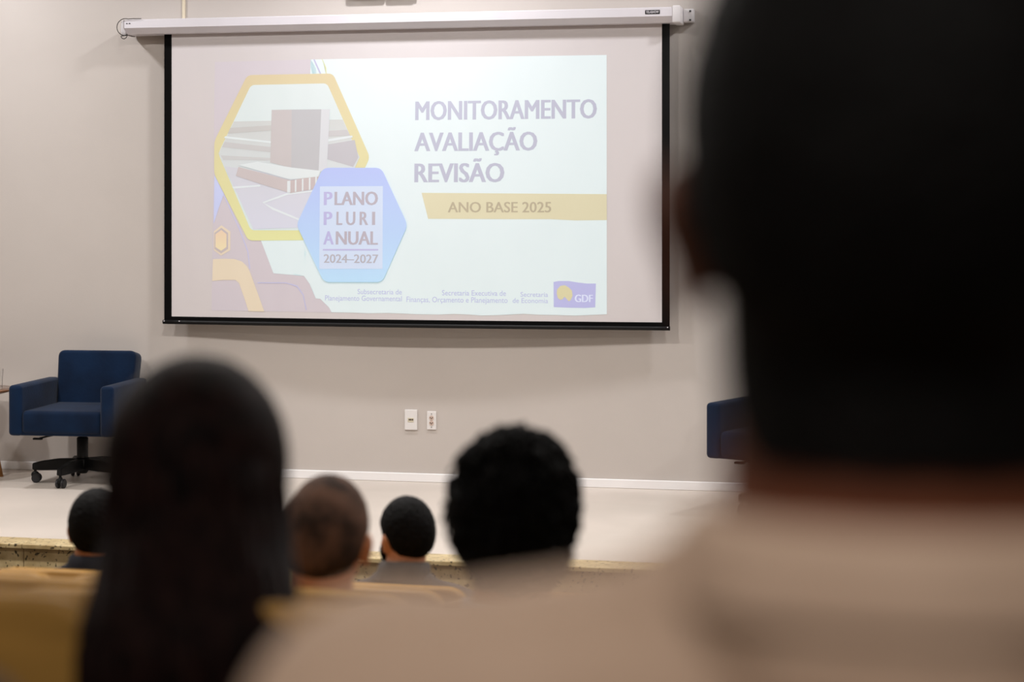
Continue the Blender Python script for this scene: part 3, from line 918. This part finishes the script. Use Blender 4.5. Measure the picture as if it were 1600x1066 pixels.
def make_person(label, x, row, top, skin, shirt, trousers, hair_col, style, head_x=None, head_y=None, turn=0.0, tilt=0.0,
                nod=0.0, broad=1.0, neck=1.0, collar=None, hs=1.0, shoulder=0.31, cap=None, extra=None, voxel=0.008, ears=1.0, nape_len=0.0, trap=0.0):
    """x: hips; head_x, head_y: offset of the head from the hips; top: height of the crown above the row's floor"""
    ry, rz = ROWS[row]
    t = thing('person', label, 'person', (x, ry, rz))
    hx, hy = head_x or 0.0, head_y if head_y is not None else -0.02
    hair_t = cap['thick'] if cap else 0.02
    hc = Vector((hx, hy, top - hair_t - 0.118 * hs))
    H = Matrix.Translation(hc) @ Euler((math.radians(nod), math.radians(tilt), math.radians(turn)), 'XYZ').to_matrix().to_4x4() @ Matrix.Scale(hs, 4)

    def hp(p):
        return H @ Vector(p)

    def sh(p):                    # lean the trunk towards the head
        k = max(0.0, min(1.0, (p[2] - 0.5) / (top - 0.8)))
        return Vector((p[0] + hx * k, p[1] + (hy + 0.02) * k, p[2]))

    zs = top - shoulder           # top of the shoulders
    nb = sh((0, -0.045, zs + 0.02 + trap))
    sx = 0.165 * broad

    def trunk(bm, g):
        add_ell(bm, (0, 0.0, 0.54), (0.165 * broad + g, 0.125 + g, 0.10 + g))
        add_capsule(bm, sh((0, -0.005, 0.58)), 0.122 * broad + g, sh((0, -0.02, zs - 0.20)), 0.125 * broad + g)
        for s in (-1, 1):
            add_ell(bm, sh((s * 0.075 * broad, -0.02, zs - 0.17)), (0.10 * broad + g, 0.105 + g, 0.15 + g))
            add_capsule(bm, sh((s * 0.03, -0.045, zs - 0.045)), 0.065 + g, sh((s * sx, -0.035, zs - 0.068)), 0.058 + g)
            add_capsule(bm, sh((s * 0.02, -0.05, zs + 0.005 + trap)), 0.05 + g, sh((s * 0.10 * broad, -0.045, zs - 0.045 + trap * 0.5)), 0.04 + g)

    def arms(bm, g, full=True):
        for s in (-1, 1):
            S = sh((s * (sx + 0.025), -0.03, zs - 0.075))
            E = Vector((s * 0.225 * broad + hx * 0.5, 0.03, zs - 0.345))
            Wr = Vector((s * 0.13, 0.245, 0.625))
            add_capsule(bm, S, 0.056 * broad + g, E, 0.043 + g)
            add_capsule(bm, E, 0.043 + g, Wr.lerp(E, 0.0 if full else 0.12), 0.028 + g)

    def legs(bm, g, feet):
        for s in (-1, 1):
            add_capsule(bm, (s * 0.09, 0.0, 0.535), 0.088 + g, (s * 0.125, 0.40, 0.515), 0.060 + g)
            add_capsule(bm, (s * 0.125, 0.405, 0.50), 0.056 + g, (s * 0.125, 0.43, 0.12), 0.038 + g)
            if feet:
                add_capsule(bm, (s * 0.125, 0.40, 0.055), 0.036, (s * 0.135, 0.56, 0.035), 0.03)
                add_capsule(bm, (s * 0.125, 0.43, 0.12), 0.036, (s * 0.125, 0.42, 0.05), 0.036)

    # ---- the body: one skin surface from crown to toes
    bm = bmesh.new()

    def he(c, r):
        M = H @ Matrix.Translation(Vector(c)) @ Matrix.Diagonal((r[0], r[1], r[2], 1))
        bmesh.ops.create_uvsphere(bm, u_segments=24, v_segments=16, radius=1, matrix=M)
    he((0, -0.014, 0.022), (0.074, 0.094, 0.094))
    he((0, 0.025, -0.03), (0.060, 0.066, 0.082))
    he((0, 0.055, -0.092), (0.032, 0.032, 0.024))
    he((0, 0.072, 0.016), (0.048, 0.020, 0.012))
    for s in (-1, 1):
        he((s * 0.035, 0.052, -0.03), (0.024, 0.028, 0.022))
        he((s * 0.0775 * ears, -0.004, -0.012), (0.010, 0.019, 0.032))
        he((s * 0.084 * ears, -0.012, -0.002), (0.008, 0.016, 0.021))
        he((s * 0.078 * ears, 0.0, -0.037), (0.008, 0.010, 0.012))
    add_capsule(bm, hp((0, 0.088, 0.005)), 0.008 * hs, hp((0, 0.108, -0.028)), 0.0125 * hs)
    add_capsule(bm, hp((-0.018, 0.083, -0.062)), 0.007 * hs, hp((0.018, 0.083, -0.062)), 0.007 * hs)
    add_capsule(bm, hp((0, -0.02, -0.03)), 0.060 * neck, nb, 0.062 * neck)
    trunk(bm, 0)
    arms(bm, 0)
    legs(bm, 0, True)
    for s in (-1, 1):             # hands resting on the thighs, five fingers each
        Wr = Vector((s * 0.13, 0.245, 0.625))
        palm = Vector((s * 0.12, 0.30, 0.622))
        add_capsule(bm, Wr, 0.026, palm, 0.026)
        for k, (dx, ln) in enumerate(((-0.028, 0.06), (-0.0095, 0.074), (0.0095, 0.08), (0.028, 0.072))):
            a = palm + Vector((dx, 0.018, 0.002))
            m = a + Vector((dx * 0.25, ln * 0.5, 0.001))
            e = m + Vector((dx * 0.15, ln * 0.45, -0.018))
            add_capsule(bm, a, 0.0095, m, 0.009, 8)
            add_capsule(bm, m, 0.009, e, 0.008, 8)
        a = palm + Vector((-s * 0.022, -0.02, 0))
        add_capsule(bm, a, 0.011, a + Vector((-s * 0.03, 0.03, 0.002)), 0.010, 8)
        add_capsule(bm, a + Vector((-s * 0.03, 0.03, 0.002)), 0.010, a + Vector((-s * 0.036, 0.06, -0.006)), 0.009, 8)
    body = mesh_obj('body', fuse(bm, voxel, 4), skin, t)
    for s in (-1, 1):
        bm = bmesh.new()
        bmesh.ops.create_uvsphere(bm, u_segments=12, v_segments=8, radius=0.0115 * hs, matrix=Matrix.Translation(hp((s * 0.031, 0.0725, 0.0))))
        obj('eye', bm, material('eye_white', rgb(225, 220, 215), rough=0.2), t, True)

    # ---- clothes
    bm = bmesh.new()
    trunk(bm, 0.011)
    add_ell(bm, nb + Vector((0, 0, -0.035)), (0.066 * neck + 0.012, 0.066 * neck + 0.014, 0.07))
    arms(bm, 0.010, False)
    top_me = fuse(bm, voxel, 5)
    nv = len(top_me.vertices)
    cos, nrs = [0.0] * (nv * 3), [0.0] * (nv * 3)
    top_me.vertices.foreach_get('co', cos)
    top_me.vertex_normals.foreach_get('vector', nrs)
    for i in range(0, nv * 3, 3):  # soft folds
        k = 0.005 * noise.noise(Vector((cos[i] * 6 + x, cos[i + 1] * 6, cos[i + 2] * 9 + row)))
        for j in range(i, i + 3):
            cos[j] += nrs[j] * k
    top_me.vertices.foreach_set('co', cos)
    top_me.update()
    mesh_obj('shirt', top_me, shirt, t)
    bm = bmesh.new()
    legs(bm, 0.011, False)
    add_ell(bm, (0, 0.01, 0.53), (0.168 * broad + 0.008, 0.128, 0.096))
    mesh_obj('trousers', fuse(bm, 0.012, 3), trousers, t)
    for s in (-1, 1):
        bm = bmesh.new()
        add_capsule(bm, (s * 0.125, 0.385, 0.05), 0.046, (s * 0.137, 0.575, 0.044), 0.042)
        add_capsule(bm, (s * 0.125, 0.42, 0.09), 0.05, (s * 0.125, 0.40, 0.055), 0.048)
        me = fuse(bm, 0.012, 2)
        for v in me.vertices:
            v.co.z = max(v.co.z, 0.002)
        mesh_obj('shoe', me, material('shoe_black', rgb(24, 22, 22), rough=0.4), t)
    if collar:
        col_mat, ch, cr = collar
        bm = bmesh.new()
        ax = (hp((0, -0.02, -0.03)) - nb).normalized()
        c0 = nb + ax * 0.005
        e1 = Vector((1, 0, 0))
        e2 = ax.cross(e1).normalized()
        prof = [(cr + 0.012, -0.022), (cr + 0.002, ch * 0.6), (cr - 0.003, ch), (cr + 0.002, ch + 0.004), (cr + 0.009, ch), (cr + 0.014, ch * 0.25), (cr + 0.018, -0.020)]
        nseg = 40
        rings = []
        for i in range(nseg):
            a = 2 * math.pi * i / nseg
            dirv = e1 * math.cos(a) - e2 * math.sin(a)
            front = max(0.0, -math.sin(a)) if e2.y > 0 else max(0.0, math.sin(a))
            rings.append([bm.verts.new(c0 + dirv * r * (1.04 if abs(math.cos(a)) > 0.5 else 1.0) + ax * (h - 0.03 * front)) for r, h in prof])
        for i in range(nseg):
            a, b = rings[i], rings[(i + 1) % nseg]
            for j in range(len(prof) - 1):
                bm.faces.new((a[j], a[j + 1], b[j + 1], b[j]))
        bmesh.ops.recalc_face_normals(bm, faces=bm.faces[:])
        obj('collar', bm, col_mat, t, True)

    # ---- hair
    if cap:
        me = hair_cap(**cap)
        me.transform(H)
        if nape_len:              # clipped hair running down the back of the neck
            bm = bmesh.new()
            bm.from_mesh(me)
            p0, ax = hp((0, -0.02, -0.03)), (nb - hp((0, -0.02, -0.03))).normalized()
            rings = []
            for j in range(9):
                k = j / 8
                c = p0 + ax * (nape_len * k - 0.02)
                half = math.radians(95 - 45 * k * k)
                ring = []
                for i in range(25):
                    an = -math.pi / 2 + half * (i / 12 - 1)
                    edge = 1 - abs(i / 12 - 1) ** 4
                    r = (0.061 + 0.001 * k) * neck + 0.0005 + 0.006 * (1 - k) * edge
                    ring.append(bm.verts.new(c + Vector((math.cos(an) * r, math.sin(an) * r, 0))))
                rings.append(ring)
            for a, b in zip(rings, rings[1:]):
                for i in range(24):
                    bm.faces.new((a[i], a[i + 1], b[i + 1], b[i])).smooth = True
            bm.to_mesh(me)
            bm.free()
        mesh_obj('hair', me, hair_col, t)
    if style == 'curly':
        bm = bmesh.new()
        rnd = random.Random(5)
        for i in range(1100):
            d = Vector((rnd.gauss(0, 1), rnd.gauss(0, 1), rnd.gauss(0, 1))).normalized()
            q = 1 + 0.09 * noise.noise(d * 3.5)
            p = Vector((d.x * 0.092 * q, -0.014 + d.y * 0.112 * q, 0.006 + d.z * 0.118 * q))
            if p.z < hairline(p, -0.112, -0.05, 0.05):
                continue
            ax = (d + Vector((rnd.uniform(-.7, .7), rnd.uniform(-.7, .7), rnd.uniform(-.9, .3)))).normalized()
            u = ax.orthogonal().normalized()
            w = ax.cross(u)
            R = rnd.uniform(0.007, 0.014)
            pts = []
            for k in range(13):
                a = k / 12 * 2 * math.pi * 1.6
                pts.append(H @ (p + ax * (k / 12) * 0.020 - d * 0.006 + (u * math.cos(a) + w * math.sin(a)) * R))
            add_tube(bm, pts, rnd.uniform(0.0022, 0.0034), 5, True)
        obj('curls', bm, hair_col, t, True)
    if style == 'long':
        rnd = random.Random(11)
        # the mass of the hair: a loft down the back, over the back of the seat
        cyl = [(0.075, 0.06, 0.08, -0.010), (0.04, 0.088, 0.108, -0.016), (-0.02, 0.090, 0.112, -0.02), (-0.06, 0.088, 0.115, -0.055),
               (-0.09, 0.088, 0.060, -0.142), (-0.13, 0.094, 0.026, -0.214), (-0.22, 0.096, 0.022, -0.222), (-0.36, 0.090, 0.020, -0.224), (-0.50, 0.07, 0.016, -0.226)]

        def at(z):
            for (z1, *p), (z0, *q) in zip(cyl, cyl[1:]):
                if z0 <= z <= z1:
                    k = (z1 - z) / (z1 - z0)
                    return [p[i] + (q[i] - p[i]) * k for i in range(3)]
            return list(cyl[-1][1:]) if z < -0.5 else list(cyl[0][1:])

        def swing(z):             # the hair falls straight down although the head leans
            return extra['swing'] * max(0.0, min(1.0, (-z - 0.02) / 0.12))
        bm = bmesh.new()
        rings = []
        for i in range(40):
            z = 0.075 - 0.575 * i / 39
            a_, b_, c_ = at(z)
            ring = []
            for k in range(36):
                an = 2 * math.pi * k / 36
                px, py = a_ * math.cos(an), b_ * math.sin(an) + c_
                if z > -0.08:
                    py = min(py, 0.045 if z > 0.02 else 0.02)
                wob = 1 + 0.05 * noise.noise(Vector((math.cos(an) * 3, math.sin(an) * 3, z * 14)))
                ring.append(bm.verts.new(H @ Vector((px * wob + swing(z), py, z))))
            rings.append(ring)
        for a, b in zip(rings, rings[1:]):
            for k in range(36):
                bm.faces.new((a[k], a[(k + 1) % 36], b[(k + 1) % 36], b[k]))
        bm.faces.new(rings[0][::-1])
        bm.faces.new(rings[-1])
        bmesh.ops.recalc_face_normals(bm, faces=bm.faces[:])
        mass = obj('hair_length', bm, hair_col, t, True)
        bm = bmesh.new()
        for i in range(330):
            an = rnd.uniform(math.pi * 0.93, math.pi * 2.07)
            ln = rnd.uniform(0.34, 0.56)
            ph, fr, am = rnd.uniform(0, 6.3), rnd.uniform(24, 38), rnd.uniform(0.006, 0.016)
            r0 = rnd.uniform(0.004, 0.0075)
            pts, rad = [], []
            z1 = rnd.uniform(0.02, 0.085)
            for k in range(18):
                z = z1 - ln * k / 17
                a_, b_, c_ = at(z)
                aa = an + 0.05 * math.sin(z * 9 + ph)
                g = am * min(1, max(0, (0.03 - z) / 0.15))
                px = a_ * math.cos(aa) + g * math.sin(z * fr + ph) + swing(z)
                py = b_ * math.sin(aa) + c_ - 0.002 + 0.3 * g * math.cos(z * fr + ph)
                pts.append(H @ Vector((px, py, z)))
                rad.append(r0 * (1 - 0.6 * (k / 17) ** 2))
            add_tube(bm, pts, rad, 5, True)
        obj('locks', bm, hair_col, mass, True)
    if style == 'beard':
        bm = bmesh.new()
        for s in (-1, 1):
            for k in range(7):
                q = k / 6
                c = Vector((s * (0.066 - 0.045 * q), 0.028 + 0.045 * q, -0.045 - 0.058 * q))
                M = H @ Matrix.Translation(c) @ Matrix.Diagonal((0.012, 0.016, 0.024, 1))
                bmesh.ops.create_uvsphere(bm, u_segments=12, v_segments=8, radius=1, matrix=M)
        mesh_obj('beard', fuse(bm, 0.005, 3), hair_col, t)
    return t


skin_warm = material('skin_warm', rgb(196, 134, 100), rgb(206, 146, 112), 12, 0.5)
skin_tan = material('skin_tan', rgb(168, 112, 80), rgb(180, 122, 90), 12, 0.5)
skin_brown = material('skin_brown', rgb(108, 60, 40), rgb(120, 70, 48), 12, 0.5)
hair_black = material('hair_black', rgb(9, 8, 8), rgb(16, 15, 15), 40, 0.65, 0.6, 90, spec=0.08)
hair_dark = material('hair_dark_brown', rgb(10, 6, 6), rgb(36, 21, 19), 22, 0.55, 0.3, 120, spec=0.05, stretch=(4, 4, 0.6))
hair_crop = material('hair_cropped_brown', rgb(56, 44, 38), rgb(112, 84, 70), 16, 0.8, 0.5, 200, spec=0.15)
grey_suit = material('grey_jacket', rgb(72, 68, 68), rgb(82, 77, 76), 20, 0.85, 0.1, 300)
navy = material('navy_jacket', rgb(26, 29, 40), rgb(34, 37, 50), 20, 0.85, 0.1, 300)
pale_blue = material('pale_blue_shirt', rgb(176, 180, 194), rgb(188, 190, 202), 20, 0.8, 0.1, 300)
beige = material('beige_shirt', rgb(184, 158, 138), rgb(196, 170, 150), 9, 0.85, 0.15, 260)
black_top = material('black_top', rgb(16, 15, 17), rgb(24, 22, 24), 20, 0.85)
dark_trousers = material('dark_trousers', rgb(34, 34, 40), rgb(42, 42, 48), 20, 0.85)

short = dict(thick=0.012, nape=-0.07, side=0.0, front=0.06, rough_amp=0.002, rough_scale=9, seed=1)
make_person('bearded man with black hair and a grey jacket collar, sitting in the front row', -1.505, 0, 1.27, skin_warm, grey_suit, dark_trousers,
            hair_black, 'beard', turn=46, shoulder=0.265, trap=0.008, collar=(grey_suit, 0.032, 0.066), cap=dict(short, seed=2), hs=0.95)
make_person('person with smooth short black hair and dark collar, half hidden by the long-haired woman', -2.50, 0, 1.262, skin_tan, navy, dark_trousers,
            hair_black, 'plain', head_x=-0.027, turn=20, shoulder=0.265, collar=(navy, 0.03, 0.063), cap=dict(short, nape=-0.08, seed=3), hs=1.0)
make_person('balding man with cropped brown hair and a dark navy collar', -1.18, 2, 1.237, skin_warm, navy, dark_trousers,
            hair_crop, 'plain', head_x=0.0, tilt=4, turn=2, collar=(navy, 0.035, 0.068), cap=dict(short, thick=0.004, nape=-0.065, side=0.005, rough_amp=0.0008, seed=4), hs=1.1)
make_person('man with bushy black curly hair and a pale blue collar', -0.59, 3, 1.272, skin_tan, pale_blue, dark_trousers,
            hair_black, 'curly', turn=2, collar=(pale_blue, 0.03, 0.066), cap=dict(short, thick=0.012, nape=-0.1, side=-0.03, front=0.055, rough_amp=0.011, rough_scale=4, seed=5))
make_person('woman with long wavy dark brown hair hanging over the back of her seat', -0.60, 4, 1.27, skin_warm, black_top, dark_trousers,
            hair_dark, 'long', head_x=-0.154, head_y=-0.08, turn=19, broad=0.88, neck=0.85, cap=dict(short, thick=0.018, nape=-0.09, side=-0.04, front=0.055, rough_amp=0.001, seed=6, r=(0.083, 0.097, 0.101)), hs=1.0, extra={'swing': 0.004})
make_person('large broad-shouldered man in a beige shirt with short black hair', -0.006, 5, 1.438, skin_brown, beige, dark_trousers,
            hair_black, 'plain', head_x=0.007, head_y=-0.02, turn=4, broad=1.19, neck=1.3, shoulder=0.320, trap=0.006, nape_len=0.095, collar=(beige, 0.012, 0.080),
            cap=dict(short, thick=0.018, nape=-0.10, side=0.046, front=0.06, seed=8, r=(0.077, 0.096, 0.103)), hs=1.08, voxel=0.006, ears=1.13)
make_person('person in a dark navy jacket, only one shoulder showing below the ochre seat', -0.655, 5, 1.394, skin_tan, navy, dark_trousers,
            hair_black, 'plain', cap=dict(short, seed=9), collar=(navy, 0.02, 0.066))

bpy.context.view_layer.update()
